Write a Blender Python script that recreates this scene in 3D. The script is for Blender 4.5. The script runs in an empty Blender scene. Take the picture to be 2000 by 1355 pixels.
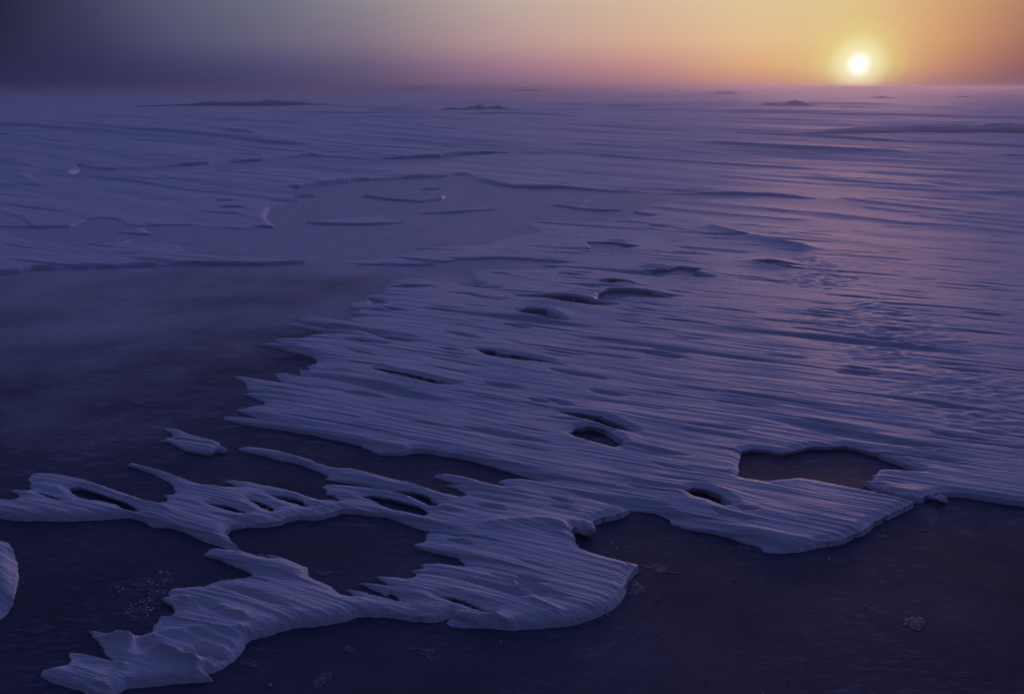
import bpy, bmesh, math, random
import numpy as np

R = math.radians
scene = bpy.context.scene
COL = scene.collection

# ------------------------------------------------------------------ camera
CAM_H, PITCH = 1.6, 14.63
cam = bpy.data.cameras.new("camera")
cam.lens, cam.sensor_width, cam.sensor_fit = 35.0, 36.0, 'HORIZONTAL'
cam.clip_start, cam.clip_end = 0.05, 20000
cam_ob = bpy.data.objects.new("camera", cam)
COL.objects.link(cam_ob)
cam_ob.location = (0, 0, CAM_H)
cam_ob.rotation_euler = (R(90 - PITCH), 0, 0)
scene.camera = cam_ob

# ------------------------------------------------------------------ light
SUN_AZ, SUN_EL = 18.52, 1.12          # degrees right of the view axis, above the horizon
SKY_GAIN = 0.15
SUN_POWER = 0.18
scene.view_settings.view_transform = 'Standard'
scene.view_settings.look = 'None'
scene.view_settings.exposure = 1.0
scene.view_settings.gamma = 1.0


def lin(c):
    return tuple(((v / 255) / 12.92 if v <= 10 else ((v / 255 + 0.055) / 1.055) ** 2.4) for v in c)


world = bpy.data.worlds.new("World")
scene.world = world
world.use_nodes = True
NT = world.node_tree
NT.nodes.clear()


class G:
    """tiny helper to write node graphs"""
    def __init__(s, nt):
        s.nt = nt

    def n(s, t, **kw):
        o = s.nt.nodes.new(t)
        for k, v in kw.items():
            setattr(o, k, v)
        return o

    def put(s, sock, v):
        if isinstance(v, bpy.types.NodeSocket):
            s.nt.links.new(v, sock)
        elif v is not None:
            sock.default_value = v

    def math(s, op, a, b=None, c=None, clamp=False):
        o = s.n('ShaderNodeMath', operation=op, use_clamp=clamp)
        for i, v in enumerate((a, b, c)):
            if v is not None:
                s.put(o.inputs[i], v)
        return o.outputs[0]

    def remap(s, v, a, b, c=0.0, d=1.0, smooth=False):
        o = s.n('ShaderNodeMapRange', interpolation_type='SMOOTHSTEP' if smooth else 'LINEAR', clamp=True)
        s.put(o.inputs[0], v)
        for i, q in enumerate((a, b, c, d)):
            s.put(o.inputs[1 + i], q)
        return o.outputs[0]

    def mix(s, f, a, b, blend='MIX'):
        o = s.n('ShaderNodeMix', data_type='RGBA', blend_type=blend)
        s.put(o.inputs[0], f)
        s.put(o.inputs[6], a)
        s.put(o.inputs[7], b)
        return o.outputs[2]

    def ramp(s, f, stops, interp='LINEAR'):
        o = s.n('ShaderNodeValToRGB')
        r = o.color_ramp
        r.interpolation = interp
        while len(r.elements) < len(stops):
            r.elements.new(0.5)
        for e, (p, c) in zip(r.elements, stops):
            e.position = p
            e.color = tuple(c) + (1.0,) if len(c) == 3 else c
        s.put(o.inputs[0], f)
        return o.outputs[0]

    def noise(s, vec, scale, detail=4, rough=0.5, lac=2.0, dist=0.0):
        o = s.n('ShaderNodeTexNoise')
        s.put(o.inputs['Vector'], vec)
        o.inputs['Scale'].default_value = scale
        o.inputs['Detail'].default_value = detail
        o.inputs['Roughness'].default_value = rough
        o.inputs['Lacunarity'].default_value = lac
        o.inputs['Distortion'].default_value = dist
        return o.outputs[0]


g = G(NT)
tc = g.n('ShaderNodeTexCoord')
sep = g.n('ShaderNodeSeparateXYZ')
g.put(sep.inputs[0], tc.outputs['Generated'])
X, Y, Z = sep.outputs
azim = g.math('MULTIPLY', g.math('ARCTAN2', X, Y), 180 / math.pi)        # 0 ahead, + right
elev = g.math('MULTIPLY', g.math('ARCSINE', Z), 180 / math.pi)
azf = g.math('DIVIDE', g.math('ADD', azim, 180.0), 360.0)

# dusk colours of the hazy horizon sky by bearing, at four heights above the horizon
AZ = (-180, -60, -27, -22.5, -18.5, -13.2, -8.1, 0, 8.1, 13.2, 17.5, 22, 26.5, 45, 90, 180)
ROWS = (
    (0.0, ((34, 36, 70), (40, 40, 76), (44, 44, 80), (48, 48, 85), (54, 54, 94), (66, 65, 105), (86, 78, 114), (124, 99, 128),
           (158, 114, 128), (190, 134, 126), (206, 138, 116), (164, 112, 112), (112, 80, 100), (80, 64, 92), (50, 46, 82), (34, 36, 70))),
    (1.1, ((36, 38, 74), (38, 38, 72), (40, 41, 74), (49, 49, 86), (62, 62, 100), (78, 74, 112), (100, 88, 118), (158, 120, 140),
           (196, 142, 136), (222, 170, 124), (222, 176, 120), (202, 140, 110), (142, 94, 96), (92, 70, 92), (52, 48, 84), (36, 38, 74))),
    (2.4, ((38, 42, 78), (34, 35, 62), (34, 36, 62), (55, 56, 87), (76, 78, 108), (100, 97, 122), (126, 113, 131), (184, 151, 150),
           (216, 173, 146), (226, 190, 143), (226, 188, 136), (214, 158, 112), (166, 112, 96), (100, 76, 92), (56, 52, 86), (38, 42, 78))),
    (4.7, ((42, 46, 82), (28, 30, 54), (24, 25, 42), (60, 62, 90), (86, 88, 115), (108, 108, 128), (140, 133, 140), (190, 171, 160),
           (216, 186, 158), (224, 198, 154), (225, 196, 146), (214, 168, 120), (180, 131, 101), (106, 84, 94), (60, 56, 88), (42, 46, 82))),
)
cols = [g.ramp(azf, [((a + 180) / 360, lin(c)) for a, c in zip(AZ, row)]) for _, row in ROWS]
hz = cols[0]
for k in range(1, 4):
    hz = g.mix(g.remap(elev, ROWS[k - 1][0], ROWS[k][0]), hz, cols[k])

# glow of the sun seen through the haze
sd = (math.sin(R(SUN_AZ)) * math.cos(R(SUN_EL)), math.cos(R(SUN_AZ)) * math.cos(R(SUN_EL)), math.sin(R(SUN_EL)))
vs = g.n('ShaderNodeVectorMath', operation='DISTANCE')
g.put(vs.inputs[0], tc.outputs['Generated'])
vs.inputs[1].default_value = sd
ang = g.math('MULTIPLY', vs.outputs['Value'], 180 / math.pi)             # degrees from the sun
halo = g.ramp(g.math('DIVIDE', ang, 5.2), [
    (0.0, (1, 1, 1)), (0.20, (0.80, 0.80, 0.80)), (0.36, (0.46,) * 3), (0.52, (0.18,) * 3), (0.72, (0.05,) * 3), (1.0, (0, 0, 0))], 'EASE')
halo = g.math('MULTIPLY', halo, g.remap(elev, -0.1, 1.0, 0.35, 1.0))
hz = g.mix(halo, hz, lin((231, 216, 134)) + (1,))
inner = g.remap(ang, 0.0, 1.9, 1.0, 0.0, smooth=True)
hz = g.mix(inner, hz, lin((255, 246, 205)) + (1,))
core = g.remap(ang, 0.0, 0.78, 1.0, 0.0, smooth=True)
hz = g.mix(core, hz, (1.35, 1.3, 1.2, 1))

# physical sky for the upper dome
sky = g.n('ShaderNodeTexSky', sky_type='NISHITA')
sky.sun_disc = False
sky.sun_elevation = R(SUN_EL)
sky.sun_rotation = R(SUN_AZ)
sky.air_density, sky.dust_density, sky.ozone_density = 1.0, 0.6, 3.0
dome = g.mix(1.0, sky.outputs[0], (1.28, 0.66, 0.97, 1), 'MULTIPLY')
toward = g.math('ADD', g.math('MULTIPLY', X, math.sin(R(SUN_AZ))), g.math('MULTIPLY', Y, math.cos(R(SUN_AZ))))
dome = g.mix(1.0, dome, g.ramp(g.math('MULTIPLY_ADD', toward, 0.5, 0.5), [(0.0, (0.22,) * 3), (0.5, (0.85,) * 3), (1.0, (1.42, 1.72, 1.85))]), 'MULTIPLY')
bg1 = g.n('ShaderNodeBackground')
g.put(bg1.inputs[0], dome)
bg1.inputs[1].default_value = SKY_GAIN
bg2 = g.n('ShaderNodeBackground')
g.put(bg2.inputs[0], hz)
bg2.inputs[1].default_value = 0.5
mixs = g.n('ShaderNodeMixShader')
g.put(mixs.inputs[0], g.remap(elev, 4.7, 15.0, 0.0, 1.0, smooth=True))
g.put(mixs.inputs[1], bg2.outputs[0])
g.put(mixs.inputs[2], bg1.outputs[0])
wo = g.n('ShaderNodeOutputWorld')
g.put(wo.inputs[0], mixs.outputs[0])

sun = bpy.data.lights.new("sun", 'SUN')
sun.energy = SUN_POWER
sun.color = (1.0, 0.50, 0.36)
sun.angle = R(12)
sun_ob = bpy.data.objects.new("sun", sun)
COL.objects.link(sun_ob)
sun_ob.rotation_euler = (R(90 - SUN_EL), 0, R(180 - SUN_AZ))
sun_ob.location = (30, 90, 20)

# ------------------------------------------------------------------ helpers
F, CX, CY = 1944.4, 1000.0, 677.5
CP, SP = math.cos(R(PITCH)), math.sin(R(PITCH))


def at(px, py, z=0.05):
    """where the line of sight through a point of the photograph meets the level z"""
    dx, dy = (px - CX) / F, -(py - CY) / F
    wy, wz = CP + dy * SP, -SP + dy * CP
    t = (z - CAM_H) / wz
    return (dx * t, wy * t)


FR = dict(A=(400, 560, 3.986), B=(0, 820, 3.986), C=(400, 840, 3.986), D=(0, 1015, 3.986), E=(350, 1000, 3.986),
          F=(800, 940, 3.986), G=(1100, 820, 3.986), H=(1500, 820, 3.986), I=(0, 240, 3.986), J=(400, 240, 3.986),
          K=(800, 240, 3.986), L=(1200, 300, 3.986), M=(1500, 500, 3.986), N=(600, 860, 2.737), O=(600, 400, 2.857),
          W=(0, 0, 1.0))


def P(txt, z=0.034):
    """'A x,y x,y B x,y ...' : survey points, each letter names the survey sheet"""
    out, fr = [], FR['W']
    for tok in txt.split():
        if tok in FR:
            fr = FR[tok]
        else:
            x, y = (float(v) for v in tok.split(','))
            out.append(at(fr[0] + x / fr[2], fr[1] + y / fr[2], z))
    return np.array(out)


def hash2(ix, iy, seed):
    h = (ix.astype(np.int64) * 374761393 + iy.astype(np.int64) * 668265263 + seed * 974634777) & 0xFFFFFFFF
    h = ((h ^ (h >> 13)) * 1274126177) & 0xFFFFFFFF
    h = h ^ (h >> 16)
    return (h & 0xFFFF).astype(np.float32) * np.float32(2 * math.pi / 65536)


def noise2(x, y, seed=0):
    """gradient noise, about -0.7..0.7"""
    x0, y0 = np.floor(x), np.floor(y)
    fx, fy = (x - x0).astype(np.float32), (y - y0).astype(np.float32)
    ix, iy = x0.astype(np.int64), y0.astype(np.int64)
    u = fx * fx * fx * (fx * (fx * 6 - 15) + 10)
    v = fy * fy * fy * (fy * (fy * 6 - 15) + 10)

    def gr(ax, ay, dx, dy):
        a = hash2(ax, ay, seed)
        return np.cos(a) * dx + np.sin(a) * dy
    n00 = gr(ix, iy, fx, fy)
    n10 = gr(ix + 1, iy, fx - 1, fy)
    n01 = gr(ix, iy + 1, fx, fy - 1)
    n11 = gr(ix + 1, iy + 1, fx - 1, fy - 1)
    a = n00 + u * (n10 - n00)
    b = n01 + u * (n11 - n01)
    return a + v * (b - a)


def sstep(a, b, x):
    t = np.clip((x - a) / (b - a), 0, 1)
    return t * t * (3 - 2 * t)


# polar survey grid: finer close by, coarser far away
deg = []
d = 38.5
while d > 0.06:
    deg.append(d)
    d -= 0.023 if d > 4 else (0.011 if d > 1.2 else 0.007)
deg += [0.052, 0.045, 0.038, 0.032, 0.027, 0.022, 0.018, 0.015, 0.0125]
DEP = np.radians(np.array(deg))
RR = CAM_H / np.tan(DEP)                                   # ring radii
AZG = np.radians(np.concatenate([np.arange(-42, -31.5, 0.14), np.arange(-31.5, 31.5001, 0.033), np.arange(31.6, 42, 0.14)]))         # bearings
NR, NA = len(RR), len(AZG)
DR = np.gradient(RR)
WIND = R(-28.0)                                            # downwind heading
WX, WY = math.cos(WIND), math.sin(WIND)


def grid(i0, i1, j0, j1):
    r = RR[i0:i1][:, None]
    a = AZG[j0:j1][None, :]
    return (r * np.sin(a)), (r * np.cos(a))


def crossings(poly, tog, i0, j0):
    """toggle inside/outside along every bearing"""
    ni, nj = tog.shape
    rr, az = RR[i0:i0 + ni], AZG[j0:j0 + nj]
    n = len(poly)
    for k in range(n):
        p, q = poly[k], poly[(k + 1) % n]
        m = max(1, int(np.hypot(*(q - p)) / (0.03 * max(1.0, min(np.hypot(*p), np.hypot(*q))))))
        ts = np.linspace(0, 1, m + 1)[:, None]
        pts = p + (q - p) * ts
        pa, pr = np.arctan2(pts[:, 0], pts[:, 1]), np.hypot(pts[:, 0], pts[:, 1])
        for s in range(m):
            a0, a1, r0, r1 = pa[s], pa[s + 1], pr[s], pr[s + 1]
            if a0 == a1:
                continue
            if a0 > a1:
                a0, a1, r0, r1 = a1, a0, r1, r0
            ja, jb = np.searchsorted(az, a0), np.searchsorted(az, a1)
            if ja >= jb:
                continue
            rc = r0 + (r1 - r0) * (az[ja:jb] - a0) / (a1 - a0)
            ii = np.searchsorted(rr, rc)
            ok = ii < ni
            tog[ii[ok], np.arange(ja, jb)[ok]] ^= True


def field(polys, i0, i1, j0, j1, inside_is_snow):
    """signed distance to the outlines (+ on the snow side) and the outward direction"""
    ni, nj = i1 - i0, j1 - j0
    tog = np.zeros((ni, nj), bool)
    for p in polys:
        crossings(p, tog, i0, j0)
    ins = np.logical_xor.accumulate(tog, axis=0)
    if not inside_is_snow:
        ins = ~ins
    MAXD = 0.35
    X, Y = grid(i0, i1, j0, j1)
    X, Y = X.astype(np.float32), Y.astype(np.float32)
    dd = np.full((ni, nj), MAXD, np.float32)
    vx = np.zeros((ni, nj), np.float32)
    vy = np.zeros((ni, nj), np.float32)
    rr, az = RR[i0:i1], AZG[j0:j1]
    for poly in polys:
        n = len(poly)
        for k in range(n):
            p, q = poly[k], poly[(k + 1) % n]
            L = np.hypot(*(q - p))
            m = max(1, int(L / 0.6))
            for s in range(m):
                a, b = p + (q - p) * s / m, p + (q - p) * (s + 1) / m
                ra, rb = np.hypot(*a), np.hypot(*b)
                rmin = min(ra, rb)
                md = MAXD
                ia = np.searchsorted(rr, rmin * 0.98 - md)
                ib = np.searchsorted(rr, max(ra, rb) + md)
                if ia >= ib:
                    continue
                aa, ab = math.atan2(a[0], a[1]), math.atan2(b[0], b[1])
                w = md / max(rmin, 0.5)
                ja, jb = np.searchsorted(az, min(aa, ab) - w), np.searchsorted(az, max(aa, ab) + w)
                if ja >= jb:
                    continue
                x, y = X[ia:ib, ja:jb] - a[0], Y[ia:ib, ja:jb] - a[1]
                ex, ey = b[0] - a[0], b[1] - a[1]
                t = np.clip((x * ex + y * ey) / max(ex * ex + ey * ey, 1e-9), 0, 1)
                x = x - t * ex
                y = y - t * ey
                dist = np.hypot(x, y).astype(np.float32)
                sub = dd[ia:ib, ja:jb]
                better = dist < sub
                sub[better] = dist[better]
                vx[ia:ib, ja:jb][better] = x[better]
                vy[ia:ib, ja:jb][better] = y[better]
    sg = np.where(ins, 1.0, -1.0).astype(np.float32)
    inv = -sg / np.maximum(dd, 1e-6)
    return dd * sg, vx * inv, vy * inv, X, Y


# (cross-wind length, along-wind length, height, heading offset)
FLUTES = ((0.012, 0.26, 0.0010), (0.022, 0.55, 0.0042), (0.038, 0.9, 0.0062), (0.075, 1.7, 0.0050), (0.40, 5.0, 0.006))
SWELLS = ((0.7, 5.0, 0.026), (1.3, 9.0, 0.055), (3.0, 18.0, 0.10), (7.5, 42.0, 0.08), (20., 95., 0.10), (60., 260., 0.3))
LEDGES = ((1.1, 6.0, 0.016), (2.2, 11.0, 0.032), (5.0, 28.0, 0.07), (12.0, 70.0, 0.13), (30.0, 150.0, 0.22))


def relief(X, Y, dr, cell_a):
    """wind carved flutes and, farther out, sastrugi swells"""
    r = np.hypot(X, Y)
    w1 = noise2(X * 0.35 + 7.1, Y * 0.35 - 2.2, 3)
    s = -X * WY + Y * WX + 0.10 * w1 + 0.03 * noise2(X * 1.7, Y * 1.7, 4)
    t = X * WX + Y * WY
    h = np.zeros_like(X)
    for k, (ls, lt, amp) in enumerate(FLUTES):
        fade = sstep(1.6, 3.2, ls / dr)
        if fade.max() <= 0:
            continue
        n = noise2(s / ls + 13.7 * k, t / lt + 5.1 * k, 11 + k)
        crest = 1.0 - 2.6 * np.abs(n)                      # sharp crests, round troughs
        soft = 1.6 * noise2(s / ls + 3.3 * k, t / lt - 9.1 * k, 31 + k)
        loc = 0.62 + 0.75 * noise2(X / (9 * ls) + k, Y / (9 * ls), 51 + k)
        h += fade * amp * np.clip(loc, 0.12, 1.4) * (0.75 * (crest - 0.35) + 0.45 * soft)
    # lens shaped blow-outs between the flutes
    for k, (ls, lt, dp, th) in enumerate(((0.055, 0.55, 0.020, 0.34), (0.10, 0.9, 0.026, 0.38), (0.24, 2.2, 0.03, 0.36))):
        fade = sstep(1.6, 3.2, ls / dr)
        if fade.max() > 0:
            h -= fade * dp * sstep(th, th + 0.16, noise2(s / ls - 4.7 * k, t / lt + 2.9 * k, 141 + k))
    ang = R(-46)
    s2 = -X * math.sin(ang) + Y * math.cos(ang) + 1.2 * noise2(X * 0.05, Y * 0.05, 5)
    t2 = X * math.cos(ang) + Y * math.sin(ang)
    for k, (ls, lt, amp) in enumerate(SWELLS):
        fade = sstep(1.6, 3.2, ls / dr) * sstep(3.5 * ls ** 0.5 + 3, 12 * ls ** 0.5 + 8, r)
        if fade.max() <= 0:
            continue
        n = noise2(s2 / ls + 1.7 * k, t2 / lt + 4.4 * k, 71 + k)
        h += fade * amp * (1.1 * n + 0.25 * (1 - 2.6 * np.abs(n)))
    for k, (ls, lt, amp) in enumerate(LEDGES):             # broken edges of older crusts
        fade = sstep(1.2, 2.4, ls / dr) * sstep(4.5 * ls ** 0.5 + 3, 9 * ls ** 0.5 + 6, r)
        if fade.max() <= 0:
            continue
        n = noise2(s2 / ls + 8.3 * k, t2 / lt - 3.4 * k, 171 + k) + 0.25 * noise2(s2 / (0.3 * ls), t2 / (0.25 * lt), 181 + k)
        h += fade * amp * sstep(0.08, 0.08 + np.maximum(0.05, 1.8 * dr / ls), n) * (1 - 0.8 * sstep(0.1, 0.6, n))
    return h


# ------------------------------------------------------------------ materials
def new_mat(name):
    m = bpy.data.materials.new(name)
    m.use_nodes = True
    nt = m.node_tree
    nt.nodes.clear()
    gg = G(nt)
    out = gg.n('ShaderNodeOutputMaterial')
    bs = gg.n('ShaderNodeBsdfPrincipled')
    gg.put(out.inputs[0], bs.outputs[0])
    return m, gg, bs


def world_coords(gg, sx=1.0, sy=1.0, sz=1.0, rot=0.0):
    geo = gg.n('ShaderNodeNewGeometry')
    mp = gg.n('ShaderNodeMapping')
    gg.put(mp.inputs[0], geo.outputs['Position'])
    mp.inputs['Rotation'].default_value = (0, 0, rot)
    mp.inputs['Scale'].default_value = (sx, sy, sz)
    return mp.outputs[0]


def snow_material():
    m, gg, bs = new_mat("wind_packed_snow")
    stretched = world_coords(gg, 1.0, 9.0, 6.0, -WIND)
    plain = world_coords(gg)
    tone = gg.noise(stretched, 2.2, 5, 0.6)
    col = gg.mix(gg.remap(tone, 0.3, 0.7), (0.70, 0.72, 0.80, 1), (0.86, 0.86, 0.90, 1))
    gg.put(bs.inputs['Base Color'], col)
    bs.inputs['Roughness'].default_value = 0.52
    bs.inputs['Specular IOR Level'].default_value = 0.5
    grain = gg.noise(plain, 420.0, 3, 0.6)
    streak = gg.noise(stretched, 14.0, 4, 0.6)
    b1 = gg.n('ShaderNodeBump')
    b1.inputs['Strength'].default_value = 0.35
    b1.inputs['Distance'].default_value = 0.004
    gg.put(b1.inputs['Height'], grain)
    b2 = gg.n('ShaderNodeBump')
    b2.inputs['Strength'].default_value = 0.5
    b2.inputs['Distance'].default_value = 0.012
    gg.put(b2.inputs['Height'], streak)
    gg.put(b2.inputs['Normal'], b1.outputs[0])
    gg.put(bs.inputs['Normal'], b2.outputs[0])
    return m


def ice_material():
    m, gg, bs = new_mat("dark_sea_ice")
    plain = world_coords(gg)
    st = world_coords(gg, 1.0, 3.2, 1.0, R(20))
    st2 = world_coords(gg, 1.0, 7.0, 1.0, R(28))
    big = gg.noise(plain, 0.55, 4, 0.55)
    fine = gg.noise(st, 16.0, 5, 0.65, dist=0.6)
    base = gg.mix(gg.remap(big, 0.35, 0.68), (0.068, 0.066, 0.100, 1), (0.125, 0.122, 0.175, 1))
    frost = gg.math('MULTIPLY', gg.remap(fine, 0.50, 0.76), gg.remap(gg.noise(plain, 1.3, 3, 0.6), 0.42, 0.62))
    base = gg.mix(gg.math('MULTIPLY', frost, 0.65), base, (0.33, 0.34, 0.42, 1))
    # rime grown over the ice farther out, broken into patches, and flecks of it nearer by
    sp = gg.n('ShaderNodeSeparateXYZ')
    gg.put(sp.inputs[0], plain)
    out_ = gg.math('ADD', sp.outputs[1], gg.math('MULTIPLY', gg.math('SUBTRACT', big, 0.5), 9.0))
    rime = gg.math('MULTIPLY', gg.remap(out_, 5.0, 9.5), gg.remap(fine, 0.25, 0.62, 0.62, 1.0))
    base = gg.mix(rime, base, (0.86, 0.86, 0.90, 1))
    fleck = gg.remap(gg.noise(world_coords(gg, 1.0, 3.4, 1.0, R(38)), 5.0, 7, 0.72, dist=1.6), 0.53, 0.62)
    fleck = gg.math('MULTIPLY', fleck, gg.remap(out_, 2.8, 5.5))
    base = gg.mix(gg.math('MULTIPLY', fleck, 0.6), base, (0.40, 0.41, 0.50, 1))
    scr = gg.remap(gg.noise(st2, 7.0, 6, 0.7, dist=1.2), 0.62, 0.72)
    base = gg.mix(gg.math('MULTIPLY', scr, 0.25), base, (0.34, 0.35, 0.42, 1))
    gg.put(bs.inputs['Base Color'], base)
    gg.put(bs.inputs['Roughness'], gg.remap(gg.noise(plain, 3.0, 4, 0.6), 0.3, 0.7, 0.48, 0.64))
    bs.inputs['IOR'].default_value = 1.31
    bs.inputs['Specular IOR Level'].default_value = 0.14
    bs.inputs['Specular Tint'].default_value = (0.38, 0.52, 1.0, 1)
    b1 = gg.n('ShaderNodeBump')
    b1.inputs['Strength'].default_value = 0.07
    b1.inputs['Distance'].default_value = 0.006
    gg.put(b1.inputs['Height'], fine)
    b2 = gg.n('ShaderNodeBump')
    b2.inputs['Strength'].default_value = 0.04
    b2.inputs['Distance'].default_value = 0.03
    gg.put(b2.inputs['Height'], gg.noise(st, 3.0, 3, 0.5))
    gg.put(b2.inputs['Normal'], b1.outputs[0])
    gg.put(bs.inputs['Normal'], b2.outputs[0])
    return m


SNOW = snow_material()
ICE = ice_material()


def link_mesh(name, me, mat, smooth=True, **props):
    me.materials.append(mat)
    if smooth:
        me.polygons.foreach_set('use_smooth', np.ones(len(me.polygons), bool))
    o = bpy.data.objects.new(name, me)
    COL.objects.link(o)
    for k, v in props.items():
        o[k] = v
    return o


def quad_mesh(name, X, Y, Zz, keep):
    """mesh from the kept cells of a grid of points"""
    ni, nj = X.shape
    cell = keep[:-1, :-1] | keep[1:, :-1] | keep[:-1, 1:] | keep[1:, 1:]
    used = np.zeros((ni, nj), bool)
    used[:-1, :-1] |= cell
    used[1:, :-1] |= cell
    used[:-1, 1:] |= cell
    used[1:, 1:] |= cell
    idx = np.full((ni, nj), -1, np.int32)
    nv = int(used.sum())
    idx[used] = np.arange(nv, dtype=np.int32)
    q = np.stack([idx[:-1, :-1][cell], idx[:-1, 1:][cell], idx[1:, 1:][cell], idx[1:, :-1][cell]], 1)
    co = np.stack([X[used], Y[used], Zz[used]], 1).astype(np.float32)
    # rings run outwards, bearings run clockwise: this order faces up
    q = q[:, ::-1]
    me = bpy.data.meshes.new(name)
    me.vertices.add(nv)
    me.vertices.foreach_set('co', co.ravel())
    nf = len(q)
    me.loops.add(nf * 4)
    me.loops.foreach_set('vertex_index', q.ravel().astype(np.int32))
    me.polygons.add(nf)
    me.polygons.foreach_set('loop_start', np.arange(0, nf * 4, 4, dtype=np.int32))
    me.update(calc_edges=True)
    return me


# ------------------------------------------------------------------ survey of the snow edges
ICE_MAIN = P("""
W 3400,1120 3000,1085 2750,1060 2600,1052 2450,1020 2330,1022 2200,1000 2080,990
H 1990,612 1850,592 1700,571 1560,546 1440,536 1330,546 1255,562 1215,582 1130,590 1060,575 1000,556 985,560 1115,590 1130,622
 1080,650 990,690 900,735 850,760 812,775 800,800 730,840 650,872 560,905 480,918 400,925 340,940
G 1920,940 1850,956 1740,966 1650,968 1570,958 1545,942 1510,918 1400,886 1300,852 1180,822 1050,800 950,785 870,755
 830,720 800,694 740,672 700,664 600,650 540,652 500,672 480,690 420,710 350,725 290,740 250,752 235,770
F 1430,285 1415,320 1350,345 1280,335 1265,370 1290,410 1295,450 1330,490 1380,515 1500,550 1600,575 1700,600 1770,613 1776,640
 1740,668 1715,700 1700,740 1682,790 1660,830 1640,870 1580,920 1500,960 1400,1000 1300,1030 1200,1048 1090,1058 980,1066 870,1072
 790,1080 770,1078 700,1068 620,1060 520,1062 420,1055 330,1045 290,1020 320,985 240,1008 150,1022 60,1010
E 1890,778 1800,765 1700,748 1600,738 1480,734 1390,737 1330,755 1260,780 1150,795 1060,808 960,813 850,832 770,852 700,880 620,895
 540,915 510,945 492,985 460,1030 430,1060 385,1090 350,1112 310,1140 260,1165 200,1172
D 1640,1165 1520,1178 1400,1180 1250,1200 1100,1215 980,1220 930,1250 860,1280 790,1300 700,1285 620,1240 480,1200 380,1170 310,1130
 330,1090 420,1068 520,1050 545,1000 545,962 640,968 740,1003 830,1035 900,1060 870,1010 830,985 800,930 770,880 680,785 780,818
 870,852 930,850 1000,857 1080,850 1150,825 1190,785 1215,735 1240,692 1310,690 1355,665 1368,640 1340,600 1290,575 1265,540
 1320,528 1310,500 1330,475 1440,465 1570,466 1610,446 1690,420 1750,394 1850,394
E 210,503 300,488 330,465 390,453 500,450 572,432 540,400 480,375 400,345 300,300 205,277 190,266 232,236 300,222 360,235 440,255
 330,205 200,165 100,125 0,80
B 1330,778 1180,770 1150,745 1080,715 1000,695 900,705 700,715 500,725 400,720 280,718 150,720 80,712 0,700 -120,690 -320,650
 -340,560 -200,552 0,564 60,574 130,562 145,530 95,503 88,492 180,500 242,490 232,440 215,410 235,378 290,362 400,380 520,405
 640,435 760,475 880,515 980,550 1080,580 1150,605 1245,618 1235,592 1300,575 1300,550 1268,527 1345,532 1362,505 1345,450 1280,410
 1200,370 1100,335 1030,315 985,300 1020,287 1100,315 1200,345 1300,375 1400,410 1480,440 1560,460 1650,462 1740,470 1860,474
 1800,440 1752,419 1830,420
C 400,372 210,340 330,352 450,385 560,405 680,445 800,485 890,510 1000,511 1042,506 1048,480 1020,460 950,442 945,410 925,390 940,372
 1040,378 1150,386 1280,405 1380,432 1290,390 1180,365 1080,350 980,336 932,325 985,318 960,298 880,270 780,226 680,200 580,180
 480,150 380,130 300,112 258,90 330,85 450,98 560,120 680,160 780,190 880,230 960,250 1030,262 1140,265 1260,290 1380,325 1500,360
 1600,372 1700,405 1770,425 1830,455 1920,475
N 815,280 845,266 851,245 800,217 745,203 800,204 860,217 790,192 720,170 685,155 740,145 800,158 880,180 960,205 1060,228 1080,222
 1058,205 1020,185 1070,172 1150,170 1240,186 1285,188 1200,165 1130,145 1060,125 980,100 900,78 820,60 720,45
A 1700,1238 1600,1242 1560,1258 1440,1258 1350,1252 1290,1220 1200,1185 1080,1155 960,1130 850,1105 740,1090 600,1065 480,1050
 360,1035 250,1010 170,990 138,968 200,966 300,975 380,990 450,1008 545,1022 470,995 400,975 330,945 260,925 238,914 310,905 380,883
 470,880 460,855 410,830 340,805 272,797 340,785 450,795 370,775 330,765 330,730 300,695 213,657 300,666 380,685 480,705 560,715
 670,737 600,700 560,665 545,638 640,638 760,653 745,635 728,618 830,615 800,585 870,560 880,540 830,510 760,490 660,465 560,440
 470,425 393,409 500,408 610,412 560,388 550,372 650,368 740,375 800,350 850,338 960,335 1010,340 880,315 780,290 700,270 622,258
 690,252 665,232 760,260 880,290 1000,312 1120,325 1010,290 880,262 770,245 690,206 760,203 880,215 1000,230 1090,245 1150,258
 1100,232 1140,210 1230,205 1150,185 1130,165 1210,160 1120,130 1120,100 1230,92
O 340,490 420,470 440,440 470,400 560,390 640,400 740,415 870,430 985,436 930,402 900,352 1000,345 1200,346 1330,348 1400,330 1300,322
 1455,306 1300,295 1150,284 1040,284 880,290 760,305 700,321 500,322 300,317 170,300
J 950,1060 1080,1055 1300,1045 1500,1010 1700,965
K 20,955 200,945 420,935 560,930 640,905 700,888 870,850 1000,836 940,805 855,772 1000,742 1250,748 1500,760 1700,735 1900,705
 1720,682 1850,640 1950,600
L 330,380 470,342 800,338 1100,335 1510,346 1350,322 1200,310 900,305 700,303 500,302 300,297 0,270
K 1800,535 1500,520 1200,497 1000,501 800,492 650,467 520,432 420,392 330,400
J 1900,408 1650,420 1400,432 1200,440 1000,463 850,482 740,500 640,498 760,535 900,562 700,565 760,592 640,612 520,640 480,720
 560,800 420,792 300,812 100,792
I 1700,797 1500,777 1300,782 1050,788 950,768 935,745 860,728 760,727 680,735 645,752 560,792 300,802 0,792 -200,780 -700,775
W -700,435 -900,700 -900,2200 3600,2200
""")
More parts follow.
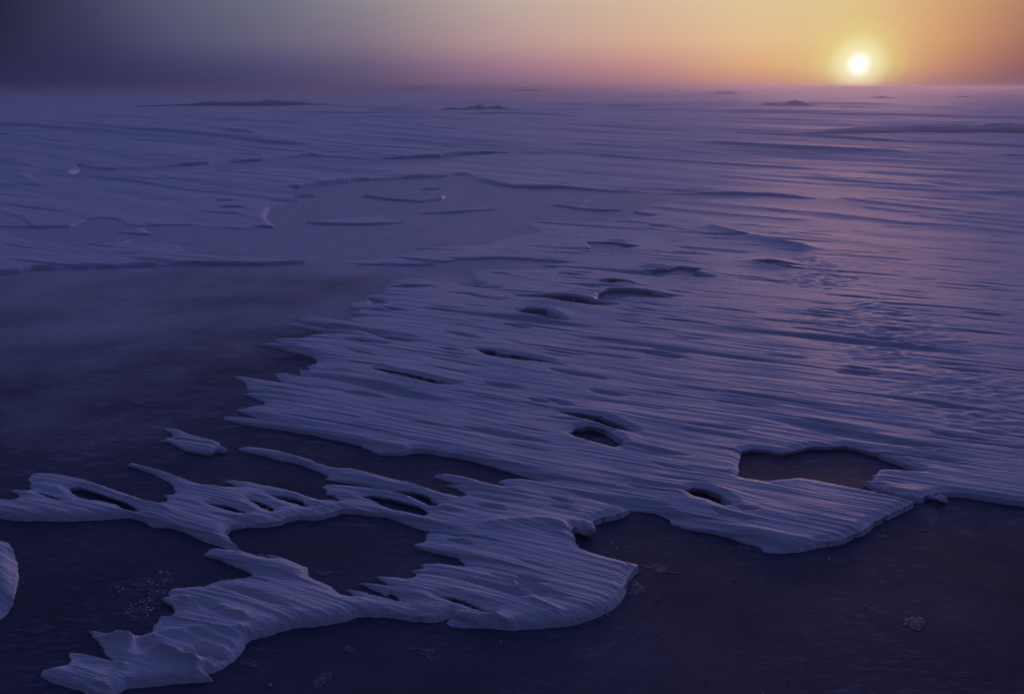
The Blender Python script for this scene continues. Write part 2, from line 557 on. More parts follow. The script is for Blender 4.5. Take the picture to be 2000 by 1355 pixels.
POOL = P("""
C 150,770 200,712 330,692 480,692 600,672 640,650 740,632 850,640 960,620 1060,587 1180,592 1300,607 1400,612 1500,642 1600,682
 1720,722 1850,752 1930,772
F 370,383 300,366 230,350 140,350 132,388 110,415 25,435 90,462 200,492 300,512 380,532 440,580 447,602 350,598 250,582 103,578
 112,614 28,632 60,652 15,688
C 1550,1100 1500,1085 1440,1083 1328,1073 1380,1105 1450,1140 1490,1168 1400,1150 1300,1135 1208,1122 1280,1152 1370,1190 1410,1215
 1440,1195 1500,1220 1570,1292 1480,1275 1380,1250 1260,1215 1115,1174 1170,1215 1190,1235 1100,1248 1060,1240 1000,1200 940,1165
 860,1135 800,1105 812,1070 800,1040 720,1010 640,970 560,930 500,915 450,915 350,895 300,885 220,840
""")
HOLES = [P(t) for t in (
    "C 1200,478 1300,470 1450,500 1600,540 1720,580 1765,610 1720,640 1600,615 1480,590 1400,560 1300,510",
    "C 1420,430 1560,440 1660,455 1760,490 1830,540 1820,565 1740,555 1650,512 1600,482 1500,455",
    "C 490,465 600,480 690,490 760,520 830,575 745,562 720,545 640,520 560,500",
    "C 340,510 430,530 545,582 520,602 440,572",
    "B 1620,615 1750,630 1900,680 1935,695 1830,690 1720,655",
    "B 515,490 600,490 700,515 830,560 960,600 1050,645 1110,692 1000,665 900,630 760,597 680,590 600,570 540,530",
    "B 280,525 380,545 490,602 420,590 340,560",
    "N 690,805 760,808 840,830 920,870 980,905 860,862 780,835",
    "G 95,95 130,66 220,55 320,75 380,110 425,140 430,170 370,178 250,155 150,125",
    "O 1445,1153 1530,1160 1640,1185 1750,1225 1795,1246 1700,1231 1580,1197",
    "G 985,545 1030,528 1120,545 1210,580 1290,632 1220,635 1130,610 1050,590",
    "O 405,912 470,920 560,945 650,965 790,986 700,985 600,965 500,942",
    "O 982,803 1060,815 1110,835 1200,845 1315,860 1200,858 1110,852 1030,836",
    "O 1195,595 1240,582 1330,590 1370,610 1418,632 1340,628 1250,612",
    "O 1205,507 1300,512 1400,515 1500,525 1660,551 1560,554 1440,547 1340,531",
    "O 1660,495 1700,475 1800,475 1900,485 1995,510 1900,520 1780,521 1700,531 1655,525",
    "O 1640,425 1720,418 1795,431 1700,436",
    "O 1588,205 1700,208 1812,226 1760,240 1690,255 1620,255 1610,235",
    "L 285,905 430,903 510,880 640,900 600,925 690,945 725,947 600,950 500,940 400,926",
    "L 1095,836 1200,842 1385,858 1200,856",
    "G 1390,380 1380,350 1410,218 1500,205 1600,215 1700,235 1780,225 1860,205 H 350,186 440,190 530,190 600,182 740,215 850,245 950,280 1050,315 1130,345 1195,376 1100,371 980,361 880,358 860,370 848,390 820,400 810,430 830,442 755,450 800,480 900,520 1000,550 1110,592 960,562 860,541 740,516 620,491 500,466 380,441 240,423 120,436 0,448 G 1500,432 1430,425 1370,402",
    "E 520,260 620,285 700,302 765,322 690,325 600,302",
    "O 440,440 540,432 690,446 560,450",
    "O 330,495 390,510 445,540 370,540",
    "A 1085,395 1200,398 1410,432 1250,420",
    "A 1290,348 1400,365 1500,385 1620,408 1500,398 1380,375",
    # ice lying open behind the long snow step in the middle distance
    "J 0,330 200,300 450,290 650,262 830,247 950,287 1200,297 1400,277 1650,266 1850,262 K 260,257 420,240 600,232 760,240 620,262 480,275 300,292 150,318 J 1600,330 1300,345 1000,345 900,318 760,310 640,340 400,350 200,360 60,345",
    "I 600,320 720,350 900,356 1060,350 1250,335 1400,325 1600,322 1450,345 1300,362 1100,385 900,400 700,420 560,400 640,360",
    "J 85,592 160,590 225,600 140,602", "J 130,645 230,640 300,650 200,656", "I 200,1030",
) if len(t.split()) > 4]
for k in range(21):                                        # the hollows widen a little under their rims
    c0 = HOLES[k].mean(0)
    gain = 0.94 if k < 8 else (1.22 if k != 20 else 1.02)
    HOLES[k] = c0 + (HOLES[k] - c0) * gain
SLITS = [(P(t), w, dpt) for t, w, dpt in (
    ("O 780,483 900,492 1000,515 1085,532", 0.030, 0.045), ("O 640,572 760,582 885,606", 0.028, 0.035),
    ("O 765,700 860,715 975,742", 0.028, 0.04), ("O 1080,660 1160,668 1255,686", 0.03, 0.04), ("O 730,787 800,795 870,812", 0.024, 0.04),
    ("O 1345,908 1450,930 1580,958", 0.026, 0.025), ("O 1340,1075 1420,1100 1500,1120", 0.022, 0.03), ("O 1465,435 1550,440 1650,466", 0.04, 0.04),
    ("O 1900,370 2000,372", 0.04, 0.04), ("E 300,545 400,570 500,600 620,640 740,690 880,735", 0.017, 0.022),
    ("E 60,640 150,660 260,715 350,760", 0.018, 0.02), ("D 1020,900 1120,935 1260,985", 0.03, 0.03), ("D 1430,975 1520,1010 1600,1040", 0.04, 0.025),
    ("D 1050,905 1150,940", 0.02, 0.02), ("G 1160,685 1250,720 1380,745 1500,765", 0.016, 0.022), ("F 830,710 960,755 1080,775", 0.016, 0.02),
    ("F 840,810 960,850 1080,890", 0.016, 0.016), ("F 520,175 640,185 760,215", 0.016, 0.02), ("F 1090,180 1200,195 1320,230", 0.014, 0.022),
    ("F 1090,115 1180,140 1280,165", 0.012, 0.018), ("F 290,415 420,440 500,470", 0.012, 0.02), ("A 600,720 720,745 880,785", 0.014, 0.03),
    ("A 370,785 520,805 700,840", 0.012, 0.018), ("A 1200,310 1320,340 1500,390", 0.014, 0.02), ("A 430,1000 560,1030 760,1065", 0.012, 0.02),
    ("H 1040,180 1140,195 1300,230", 0.016, 0.02), ("G 700,320 850,360 1000,385", 0.013, 0.016), ("G 1280,640 1400,680 1540,690", 0.014, 0.018),
    ("O 1240,1080 1350,1095", 0.02, 0.03),
)]
RIDGES = [(P(t), w, h) for t, w, h in (
    ("D 870,855 990,890 1150,960 1300,1020 1450,1075 1555,1102", 0.016, 0.026), ("D 545,962 650,970 760,1010 900,1070 960,1110", 0.016, 0.018),
    ("D 1240,690 1380,735 1500,775 1640,815", 0.012, 0.010), ("D 1400,575 1480,590 1620,640 1740,690 1900,740", 0.014, 0.012),
    ("F 640,325 800,308 980,300 1120,310 1220,350 1275,395", 0.035, 0.016), ("F 800,780 900,880 1050,950 1150,992", 0.014, 0.010),
    ("D 930,860 1150,850 1400,840 1640,825 1900,840", 0.03, 0.014), ("F 520,965 650,1020 770,1072", 0.014, 0.012),
    ("B 400,380 640,450 880,530 1080,600 1300,690", 0.02, 0.012), ("L 760,570 1000,625 1250,680 1450,715", 0.09, 0.04),
)]


APRONS = [P(t) for t in (
    "G 1920,940 1740,968 1570,958", "F 1640,870 1500,960 1300,1030 1090,1058 870,1072 620,1060 420,1055 290,1020",
    "E 1680,748 1480,734 1330,755 1150,795 960,813 770,852 620,895 510,945 460,1030 385,1090 260,1165", "B 900,705 500,725 150,720 0,700",
    "D 1640,1165 1400,1180 1100,1215 860,1280 620,1240 310,1130")]


def polyline_dist(line, X, Y):
    best = np.full(X.shape, 9.0, np.float32)
    for a, b in zip(line[:-1], line[1:]):
        ex, ey = b - a
        t = np.clip(((X - a[0]) * ex + (Y - a[1]) * ey) / (ex * ex + ey * ey), 0, 1)
        best = np.minimum(best, np.hypot(X - a[0] - t * ex, Y - a[1] - t * ey))
    return best


def window(pts, pad):
    r = np.hypot(pts[:, 0], pts[:, 1])
    a = np.arctan2(pts[:, 0], pts[:, 1])
    rel = pad / max(r.min(), 0.5)
    i0, i1 = np.searchsorted(RR, r.min() - pad), np.searchsorted(RR, r.max() + pad)
    j0, j1 = np.searchsorted(AZG, a.min() - rel), np.searchsorted(AZG, a.max() + rel)
    return max(i0 - 1, 0), min(i1 + 1, NR), max(j0 - 1, 0), min(j1 + 1, NA)


def lee(dist, X, Y, i0, j0):
    """how far a point lies behind the windward edge: 0 at the edge .. 1 well behind it"""
    ni, nj = dist.shape
    got = np.zeros(dist.shape, np.float32)
    steps = [0.34 * ((q + 0.5) / 22) ** 1.35 for q in range(22)]
    rid, aid = np.arange(len(RR)), np.arange(len(AZG))
    open_ = np.ones(dist.shape, np.float32)
    for k in steps:
        x, y = X - WX * k, Y - WY * k
        ii = np.clip(np.rint(np.interp(np.hypot(x, y), RR, rid)).astype(np.int32) - i0, 0, ni - 1)
        jj = np.clip(np.rint(np.interp(np.arctan2(x, y), AZG, aid)).astype(np.int32) - j0, 0, nj - 1)
        open_ = np.minimum(open_, sstep(-0.014, 0.010, dist[ii, jj]))
        got += open_ / len(steps)
    return got


def carve(dist, ox, oy, X, Y, dr, thick, lip=1.0, apron=0.0, origin=(0, 0), land=None):
    """height of a wind eroded snow crust from its edge distance"""
    s = -X * WY + Y * WX
    t = X * WX + Y * WY
    cell = np.maximum(dr, 0.0007 * np.hypot(X, Y))
    up = -(ox * WX + oy * WY)                               # +1 where the edge faces the wind
    shelter = lee(dist if land is None else land, X, Y, *origin)
    thick = thick * (0.26 + 0.74 * shelter ** 0.8)
    lip = lip * (0.15 + 0.85 * shelter)
    s = s + 0.10 * noise2(X * 0.35 + 7.1, Y * 0.35 - 2.2, 3) + 0.03 * noise2(X * 1.7, Y * 1.7, 4)
    d = dist + 0.003 + 0.004 * noise2(X / 0.035, Y / 0.035, 91) + 0.003 * noise2(X / 0.013, Y / 0.013, 93)
    d = d + (0.003 + 0.007 * sstep(0.1, 0.8, up)) * (noise2(s / 0.030, t / 0.40, 92) + 0.5 * noise2(s / 0.014, t / 0.2, 94))
    w = 0.005 + 0.004 * sstep(0.25, 0.98, up)
    far = sstep(8.0, 12.0, np.hypot(X, Y))
    w = np.maximum(w + 0.018 * apron + 0.09 * far * sstep(-0.5, 0.1, oy * 0.9 - ox * 0.2), 0.8 * cell)
    e = np.clip(d / w, 0, 1)
    prof = 1 - (1 - e) ** 2.6
    thin = 0.62 + 0.38 * sstep(0.0, 0.05, d)                # fingers are thinner than the sheet
    h = thick * prof * thin
    under = np.clip(d, -0.03, 0) * 0.9
    u = (1 - prof) * (0.021 + 0.006 * noise2(X / 0.16, Y / 0.16, 95)) * (1 - sstep(0.1, 0.7, up)) * lip
    X -= ox * u
    Y -= oy * u
    return h, under, d, e


# ------------------------------------------------------------------ the ice: one sheet to the horizon
def build_ice():
    bm = bmesh.new()
    n = 160
    rings = [0.0, 1.0, 2.5, 6, 15, 40, 100, 300, 1000, 3000, 9000]
    prev = None
    c = bm.verts.new((0, 0, 0))
    for r in rings[1:]:
        ring = [bm.verts.new((r * math.sin(2 * math.pi * k / n), r * math.cos(2 * math.pi * k / n), 0)) for k in range(n)]
        for k in range(n):
            if prev is None:
                bm.faces.new((c, ring[(k + 1) % n], ring[k]))
            else:
                bm.faces.new((prev[k], prev[(k + 1) % n], ring[(k + 1) % n], ring[k]))
        prev = ring
    bmesh.ops.recalc_face_normals(bm, faces=bm.faces)
    me = bpy.data.meshes.new("sea_ice")
    bm.to_mesh(me)
    bm.free()
    return link_mesh("ice_ground", me, ICE, kind='structure')


build_ice()


# ------------------------------------------------------------------ the snow field
def build_field():
    dist, ox, oy, X, Y = field([ICE_MAIN, POOL] + HOLES, 0, NR, 0, NA, False)
    dr = np.broadcast_to(DR[:, None], X.shape).astype(np.float32)
    r = np.hypot(X, Y)
    thick = (0.030 + 0.008 * noise2(X * 0.9, Y * 0.9, 21)) * (1 - 0.70 * sstep(7.5, 11, r) * (1 - sstep(22, 30, r)))
    rel = relief(X, Y, dr, None)
    apron = np.zeros_like(X)
    for line in APRONS:                                    # here the edge has slumped into a slope, elsewhere it is undercut
        i0, i1, j0, j1 = window(line, 0.2)
        sl = np.s_[i0:i1, j0:j1]
        apron[sl] = np.maximum(apron[sl], 1 - sstep(0.03, 0.11, polyline_dist(line, X[sl], Y[sl])))
    for line, w, dp in SLITS:
        i0, i1, j0, j1 = window(line, 4 * w)
        if i1 - i0 < 2 or j1 - j0 < 2:
            continue
        sl = np.s_[i0:i1, j0:j1]
        q = polyline_dist(line, X[sl], Y[sl])
        ax = line[-1] - line[0]
        tt = ((X[sl] - line[0][0]) * ax[0] + (Y[sl] - line[0][1]) * ax[1]) / (ax @ ax)
        sn = np.clip(np.sin(np.pi * np.clip(0.03 + 0.94 * tt, 0.01, 0.99)), 0.02, 1)
        ww = np.maximum(w * (0.15 + 0.75 * sn), 0.8 * dr[sl])
        rel[sl] -= 1.15 * np.minimum(dp, 0.9 * thick[sl]) * sn ** 0.7 * np.exp(-(q / ww) ** 2)
    for line, w, hh in RIDGES:
        i0, i1, j0, j1 = window(line, 4 * w)
        if i1 - i0 < 2 or j1 - j0 < 2:
            continue
        sl = np.s_[i0:i1, j0:j1]
        q = polyline_dist(line, X[sl], Y[sl])
        rel[sl] += hh * np.exp(-np.abs(q / w) ** 1.3)
    # a trodden, choppy lane on the right
    lane = P("W 1560,505 1640,585 1740,640 1800,700 1880,735 1940,790 2020,830 2200,900")
    q = polyline_dist(lane, X, Y)
    m = np.exp(-(q / 0.42) ** 2) * sstep(0.0, 0.4, 0.3 + noise2(X * 1.5, Y * 1.5, 61))
    rel += m * (0.010 * noise2(X / 0.22, Y / 0.11, 62) + 0.012 * noise2(X / 0.09, Y / 0.05, 63)) * sstep(1.2, 2.6, 0.17 / dr)
    tog = np.zeros(X.shape, bool)
    for p in (ICE_MAIN, POOL):
        crossings(p, tog, 0, 0)
    land = np.where(np.logical_xor.accumulate(tog, axis=0), -0.05, 0.05).astype(np.float32)
    pit = np.zeros_like(X)
    for p in HOLES[8:20]:                                  # the crust is thicker and more deeply undercut round the hollows
        i0, i1, j0, j1 = window(p, 0.25)
        sl = np.s_[i0:i1, j0:j1]
        c0 = p.mean(0)
        rad = 0.6 * np.hypot(*(p - c0).T).max() + 0.05
        pit[sl] = np.maximum(pit[sl], np.exp(-((X[sl] - c0[0]) ** 2 + (Y[sl] - c0[1]) ** 2) / rad ** 2))
    thick = thick + (0.022 + 0.016 * sstep(5.5, 8, r)) * pit
    h, under, d, e = carve(dist, ox, oy, X, Y, dr, thick, (1 - apron) * (1 + (1.3 + 2.2 * sstep(4.5, 7, r)) * pit), apron, land=land)
    z = h + rel * e * (0.45 + 0.55 * sstep(0, 0.04, d))
    z = np.where(d > 0, np.maximum(z, 0.0015), under)
    me = quad_mesh("snow_field", X, Y, z, (d > -0.012) | (dist > -0.002))
    return link_mesh("snow_field", me, SNOW, kind='structure')


build_field()


# ------------------------------------------------------------------ separate slabs of crust
def slab(name, pts, thick, label, cat, group=None, flute=1.0):
    i0, i1, j0, j1 = window(pts, 0.12)
    dist, ox, oy, X, Y = field([pts], i0, i1, j0, j1, True)
    dr = np.broadcast_to(DR[i0:i1][:, None], X.shape).astype(np.float32)
    h, under, d, e = carve(dist, ox, oy, X, Y, dr, np.full(X.shape, thick, np.float32), origin=(i0, j0))
    z = h + flute * relief(X, Y, dr, None) * e
    z = np.where(d > 0, np.maximum(z, 0.0015), under)
    keep = (d > -0.012)
    me = quad_mesh(name, X, Y, z, keep)
    cx, cy = float(pts[:, 0].mean()), float(pts[:, 1].mean())
    me.transform(__import__('mathutils').Matrix.Translation((-cx, -cy, 0)))
    o = link_mesh(name, me, SNOW, label=label, category=cat)
    o.location = (cx, cy, 0)
    if group:
        o['group'] = group
    return o


slab("snow_slab", P("D -260,110 -100,100 0,125 60,145 100,190 130,270 142,380 140,480 110,560 70,640 20,690 -120,780 -300,760"), 0.045,
     "rounded snow slab cut off by the lower left edge of the picture, alone on black ice", "snow slab")
slab("snow_slab", P("B 1262,20 1330,17 1400,38 1440,65 1530,90 1620,115 1705,145 1712,168 1765,188 1745,207 1690,197 1640,226 1560,212 1500,198 1440,190 1380,155 1320,125 1238,114 1330,106 1280,90 1350,84 1330,55"), 0.028,
     "small ragged piece of ribbed crust lying loose on the ice beside the long finger tips", "snow slab")
slab("snow_bank", P("""I -700,1010 -300,800 0,820 120,870 250,910 480,920 700,937 900,921 1000,890 1018,925 1150,935 1300,930 1390,945 1430,970 1475,996 1600,1020
 1800,1031 1990,1041 J 640,1050 800,1064 560,1082 440,1086 I 1700,1086 1500,1076 1300,1086 1100,1092 900,1106 700,1106 500,1112 250,1118 150,1142 -300,1170 -700,1180"""), 0.035,
     "long low snow bank tapering rightwards across the ice at the left", "snow bank")
SP_ = "snow patches on the grey ice"
for t, lab in (
    ("K 60,690 160,675 300,668 450,650 600,640 690,655 560,668 400,682 250,690", "thin blue snow tongue on grey ice above the big ice bay"),
    ("J 1050,735 1200,715 1350,705 1490,740 1600,752 1400,770 1200,780 900,772 760,760 900,745", "widest flat snow patch on the grey ice, with a dark lower rim"),
    ("J 1200,552 1300,556 1440,570 1560,580 1700,590 1880,555 1860,580 1700,602 1450,588 1280,570", "curved thin snow strip on the ice under the dark step line"),
    ("K 80,492 180,487 280,497 200,506 100,504", "short snow sliver just below the end of the dark step line"),
    ("K 1080,620 1250,625 1400,645 1560,655 1680,668 1500,672 1350,662 1200,640", "long dark-edged snow sliver on the brightest peach ice"),
    ("K 1130,580 1250,573 1390,588 1370,606 1220,606", "small oval snow patch on the brightest peach ice"),
    ("I 1000,800 1120,800 1180,835 1190,852 1080,855 1000,840 900,835", "small snow hump on the dark ice above the left snow bank"),
):
    slab("snow_patch", P(t), 0.008, lab, "snow patch", SP_)


# ------------------------------------------------------------------ drifts far out, dark against the glow
def drift(px0, px1, py_base, py_top, peak, label, seed, depth=0.2):
    x0, y0 = at(px0, py_base, 0.05)
    x1, y1 = at(px1, py_base, 0.05)
    r = math.hypot((x0 + x1) / 2, (y0 + y1) / 2)
    top = CAM_H - r * math.tan(math.atan(1) * 0 + R(PITCH) - math.atan((CY - py_top) / F))
    H = max(0.16, top * 0.98)
    L = math.hypot(x1 - x0, y1 - y0)
    nu, nv = 150, 46
    u = np.linspace(0, 1, nu)[None, :]
    v = np.linspace(-1, 1, nv)[:, None]
    U, V = np.broadcast_to(u, (nv, nu)).copy(), np.broadcast_to(v, (nv, nu)).copy()
    rng = np.random.default_rng(seed)
    sh = np.where(U < peak, sstep(0, 1, U / peak), sstep(0, 1, (1 - U) / (1 - peak)))
    prof = sh ** 0.8 * (0.8 + 0.5 * noise2(U * 7 + seed, V * 0 + seed, seed)) + 0.12 * sh * noise2(U * 26, V * 0, seed + 1)
    W = min(L * depth, 1.9)
    wv = np.clip(1 - np.abs(V) ** 1.7, 0, 1)
    wv = np.where(V < 0, wv ** 0.6, wv)                    # steeper towards the camera (lee side)
    wob = 0.18 * noise2(U * 5 + 3.3, V * 0.4, seed + 2)
    x = x0 + (x1 - x0) * U
    y = y0 + (y1 - y0) * U + (V + 1 + wob) * W * 0.5 * (0.35 + 0.65 * sh)
    z = H * prof * wv * (1 + 0.15 * noise2(U * 14, V * 3, seed + 3)) + 0.05 - 0.30 * np.clip((np.abs(V) - 0.8) / 0.2, 0, 1) - 0.25 * (1 - sstep(0, 0.04, np.minimum(U, 1 - U)))
    cx, cy = (x0 + x1) / 2, (y0 + y1) / 2
    me = quad_mesh("snow_drift", x - cx, y - cy, z, np.ones_like(x, bool))
    me.flip_normals()
    bm = bmesh.new()
    bm.from_mesh(me)
    bmesh.ops.recalc_face_normals(bm, faces=bm.faces)
    if sum(f.normal.z for f in bm.faces) < 0:
        bmesh.ops.reverse_faces(bm, faces=bm.faces)
    bm.to_mesh(me)
    bm.free()
    o = link_mesh("snow_drift", me, SNOW, label=label, category="snow drift", group="snow drifts towards the horizon")
    o.location = (cx, cy, 0)
    return o


for k, a in enumerate((
    (245, 700, 207, 194, 0.62, "longest low dark drift on the dim left horizon"),
    (800, 1090, 224, 203, 0.45, "broad double-banded drift standing alone in mid horizon"),
    (770, 860, 176.5, 170, 0.4, "tiny drift at the skyline above the broad double-banded drift's left end"),
    (985, 1072, 178, 171.5, 0.5, "tiny drift at the skyline above the broad double-banded drift's right end"),
    (1368, 1446, 184, 176, 0.7, "small blunt drift at the skyline left of the sun"),
    (1425, 1632, 212, 196, 0.62, "humped dark drift below and left of the sun"),
    (1790, 1948, 209, 198, 0.82, "drift with a blunt right end below and right of the sun"),
    (1180, 1420, 237, 226, 0.35, "low dark drift beside a bright ice glint, left of the long ridge"),
    (1330, 2330, 266, 236, 0.62, "long dark ridge running off the right edge of the picture"),
    (1830, 2300, 274, 260, 0.5, "short dark drift in front of the long ridge at the right edge"),
    (1690, 1760, 192, 187, 0.5, "faint flat drift right below the sun"),
    (1860, 1900, 191, 186, 0.5, "faintest small drift far right of the sun at the skyline"),
)):
    drift(*a[:5], a[5], 200 + 7 * k)


# ------------------------------------------------------------------ lumps, crumbs and flakes
def lump(name, px, py, size, label, cat, seed, squash=0.8, z0=0.0, rot=0.0, group=None, stretch=1.0):
    bm = bmesh.new()
    bmesh.ops.create_icosphere(bm, subdivisions=4, radius=1.0)
    co = np.array([v.co[:] for v in bm.verts])
    rng = np.random.default_rng(seed)
    for _ in range(9):                                     # shear off facets so that it reads as a broken block
        n = rng.normal(size=3)
        n /= np.linalg.norm(n)
        c = rng.uniform(0.55, 0.85)
        over = np.maximum(co @ n - c, 0)
        co -= over[:, None] * n * 0.92
    k = 1 + 0.10 * noise2(co[:, 0] * 3 + seed, co[:, 1] * 3 + co[:, 2] * 2, seed) + 0.05 * noise2(co[:, 0] * 9, co[:, 1] * 9 + co[:, 2] * 7, seed + 1)
    co = co * k[:, None] * size * np.array([stretch, 1.0, squash])
    for v, c in zip(bm.verts, co):
        v.co = c
    me = bpy.data.meshes.new(name)
    bm.to_mesh(me)
    bm.free()
    o = link_mesh(name, me, SNOW, label=label, category=cat)
    x, y = at(px, py, z0 + size * squash * 0.5)
    o.location = (x, y, z0 + size * squash * 0.72)
    o.rotation_euler = (0, 0, rot)
    if group:
        o['group'] = group
    return o


lump("snow_block", 1143, 1038, 0.043, "broken pale snow block tipped in the notch of the crust edge", "snow block", 5, 0.85, 0.0, 0.5, stretch=0.85)
lump("snow_lump", 1815, 972, 0.016, "smaller round snow lump between the two crust edges at the right", "snow lump", 8, 0.9)
lump("snow_lump", 1838, 977, 0.021, "bigger snow lump against the right-hand crust edge, on dark ice", "snow lump", 9, 0.85, stretch=1.2)


def flake(pts, label, seed, h=0.0022):
    """a thin spill of loose snow frozen on the ice"""
    pts = np.array(pts)
    c = pts.mean(0)
    n = 72
    ang = np.arctan2(pts[:, 1] - c[1], pts[:, 0] - c[0])
    rad = np.hypot(pts[:, 0] - c[0], pts[:, 1] - c[1])
    o_ = np.argsort(ang)
    th = np.linspace(-math.pi, math.pi, n, endpoint=False)
    rr = np.interp(th, ang[o_], rad[o_], period=2 * math.pi)
    rr *= 1 + 0.30 * noise2(np.cos(th) * 2.5 + seed, np.sin(th) * 2.5, seed) + 0.16 * noise2(np.cos(th) * 8 + seed, np.sin(th) * 8, seed + 1)
    bm = bmesh.new()
    top = bm.verts.new((0, 0, h))
    prev = None
    for f in (0.25, 0.5, 0.72, 0.88, 0.97, 1.03):
        z = h * math.sqrt(max(0, 1 - (f / 1.0) ** 2)) if f < 1 else -0.003
        ring = []
        for k in range(n):
            x, y = rr[k] * f * math.cos(th[k]), rr[k] * f * math.sin(th[k])
            zz = z + 0.0006 * float(noise2(np.array([x / 0.012 + seed]), np.array([y / 0.012]), seed)[0]) * (f < 0.95)
            ring.append(bm.verts.new((x, y, zz)))
        for k in range(n):
            if prev is None:
                bm.faces.new((top, ring[k], ring[(k + 1) % n]))
            else:
                bm.faces.new((prev[k], ring[k], ring[(k + 1) % n], prev[(k + 1) % n]))
        prev = ring
    me = bpy.data.meshes.new("snow_flake")
    bm.to_mesh(me)
    bm.free()
    o = link_mesh("snow_spill", me, THIN, label=label, category="snow spill", group="thin spills of snow on the ice")
    o.location = (c[0], c[1], 0)


def thin_material():
    m, gg, bs = new_mat("thin_frost")
    plain = world_coords(gg)
    tone = gg.noise(plain, 60.0, 4, 0.65)
    gg.put(bs.inputs['Base Color'], gg.mix(gg.remap(tone, 0.35, 0.62), (0.045, 0.05, 0.09, 1), (0.22, 0.23, 0.31, 1)))
    bs.inputs['Roughness'].default_value = 0.6
    gg.put(bs.inputs['Alpha'], gg.remap(gg.noise(plain, 75.0, 5, 0.7), 0.34, 0.56, 0.05, 0.95))
    b = gg.n('ShaderNodeBump')
    b.inputs['Strength'].default_value = 0.6
    b.inputs['Distance'].default_value = 0.004
    gg.put(b.inputs['Height'], gg.noise(plain, 160.0, 3, 0.6))
    gg.put(bs.inputs['Normal'], b.outputs[0])
    return m


THIN = thin_material()
for k, (t, lab) in enumerate((
    ("H 1140,640 1230,655 1290,690 1325,740 1320,790 1275,818 1230,785 1180,750 1185,700", "largest pale spill of snow in the gap under the two lumps"),
    ("H 850,890 915,892 920,915 885,925", "small pale spill under the straight right-hand crust edge"),
    ("E 1060,1290 1120,1245 1180,1240 1170,1300 1120,1350 1060,1370", "pale leaf-shaped spill at the bottom edge of the picture"),
    ("E 1905,1060 1960,1055 1970,1110 1955,1170 1925,1120", "upright narrow spill right of the short flat one"),
    ("E 1770,1050 1840,1045 1840,1068 1800,1078", "short flat spill beside the upright narrow one"),
    ("E 1310,1090 1320,1035 1335,1060 1350,1100", "tiny drop-shaped spill below the middle of the crust edge"),
    ("W 1768,1208 1800,1205 1802,1222 1788,1232", "lone faint spill on the dark ice at the lower right"),
    ("E 470,1150 560,1145 610,1170 590,1220 520,1210", "frayed spill under the rounded end of the lower crust"),
    ("G 1330,985 1430,978 1560,985 1690,975 1690,995 1600,1012 1450,1008 1350,1010", "long thin spill along the foot of the pointed crust plate"),
    ("G 592,1140 700,1170 800,1175 920,1200 800,1190 690,1182", "thin white streak running right from the big crust corner"),
    ("F 1730,760 1790,800 1820,860 1760,880 1690,880 1700,820", "crumbly pale apron at the foot of the big rounded crust"),
    ("H 1180,850 1230,850 1240,862 1190,866", "faint short spill on the ice below the largest pale spill"),
    ("C 860,1090 920,1105 990,1115 960,1128 870,1118", "small dark-edged spill at the right end of the lower left crust"),
)):
    flake(P(t, 0.0), lab, 300 + k)

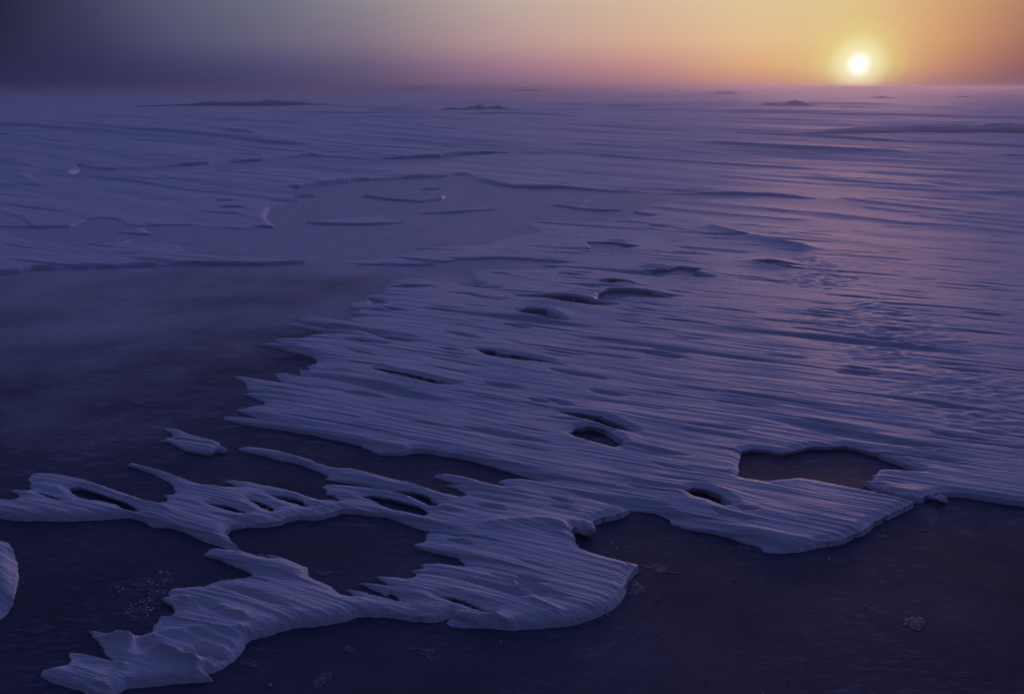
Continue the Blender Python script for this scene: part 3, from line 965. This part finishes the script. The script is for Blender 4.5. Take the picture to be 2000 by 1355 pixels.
rng = random.Random(4)
SPOTS = [(528, 1337), (1069, 1231), (1536, 1070), (1477, 1095), (1620, 1091), (1437, 1140), (1434, 1130), (1186, 1200), (1540, 1325),
         (1293, 1243), (1283, 1168), (1250, 1238), (1215, 1212), (978, 1252), (785, 1058), (1490, 1352), (1690, 1182), (1677, 1171),
         (1161, 1040), (1188, 1078), (1196, 1061), (1205, 1070), (560, 1005), (1575, 1302), (1412, 1262), (1380, 1326)]
crumb0 = None
for px, py in SPOTS:
    x, y = at(px, py, 0.003)
    if crumb0 is None:
        c = lump("snow_crumb", px, py, 0.006, "tiny white snow crumb on the bare dark ice", "snow crumb", 77, 0.8, group="tiny snow crumbs on the bare ice")
        crumb0 = c
    else:
        c = crumb0.copy()
        COL.objects.link(c)
        c.scale = (rng.uniform(.35, .95),) * 3
    c.location = (x, y, 0.0035 * c.scale[0])
    c.rotation_euler = (rng.uniform(0, 6), rng.uniform(0, 6), rng.uniform(0, 6))


def scatter():
    """a frosting of loose grains by the lower left crust"""
    bm = bmesh.new()
    r2 = np.random.default_rng(12)
    base = [(980, 720), (1050, 690), (1100, 650), (1160, 620), (1200, 570), (1230, 550), (1150, 740), (1000, 690), (1080, 720), (1130, 690),
            (930, 530), (1060, 510), (1160, 500), (1230, 490), (1290, 415), (1310, 460)]
    for bx, by in base:
        for _ in range(16):
            px, py = 0 + (bx + r2.normal() * 34) / 3.986, 1015 + (by + r2.normal() * 18) / 3.986
            x, y = at(px, py, 0.0)
            s = abs(r2.normal()) * 0.0014 + 0.0007
            m = __import__('mathutils').Matrix.Translation((x, y, s * 0.5)) @ __import__('mathutils').Euler(tuple(r2.uniform(0, 6, 3))).to_matrix().to_4x4() @ __import__('mathutils').Matrix.Diagonal((s * 1.4, s, s * 0.8, 1))
            bmesh.ops.create_icosphere(bm, subdivisions=1, radius=1.0, matrix=m)
    me = bpy.data.meshes.new("snow_grains")
    bm.to_mesh(me)
    bm.free()
    link_mesh("snow_grains", me, SNOW, kind='stuff', label="frosting of loose snow grains beside the lower left crust", category="snow grains")


scatter()

# ------------------------------------------------------------------ air
HAZE = 0.0031


def haze(density):
    bm = bmesh.new()
    bmesh.ops.create_cube(bm, size=1.0)
    for v in bm.verts:
        v.co.x *= 3000
        v.co.y *= 3000
        v.co.z = -1.0 if v.co.z < 0 else 2.0
    me = bpy.data.meshes.new("haze")
    bm.to_mesh(me)
    bm.free()
    m = bpy.data.materials.new("drifting_haze")
    m.use_nodes = True
    m.node_tree.nodes.clear()
    gg = G(m.node_tree)
    out = gg.n('ShaderNodeOutputMaterial')
    pv = gg.n('ShaderNodeVolumePrincipled')
    pv.inputs['Color'].default_value = (0.55, 0.54, 0.76, 1)
    pv.inputs['Density'].default_value = density
    pv.inputs['Anisotropy'].default_value = 0.80
    gg.put(out.inputs['Volume'], pv.outputs[0])
    o = link_mesh("haze", me, m, smooth=False, kind='stuff')


if HAZE > 0:
    haze(HAZE)
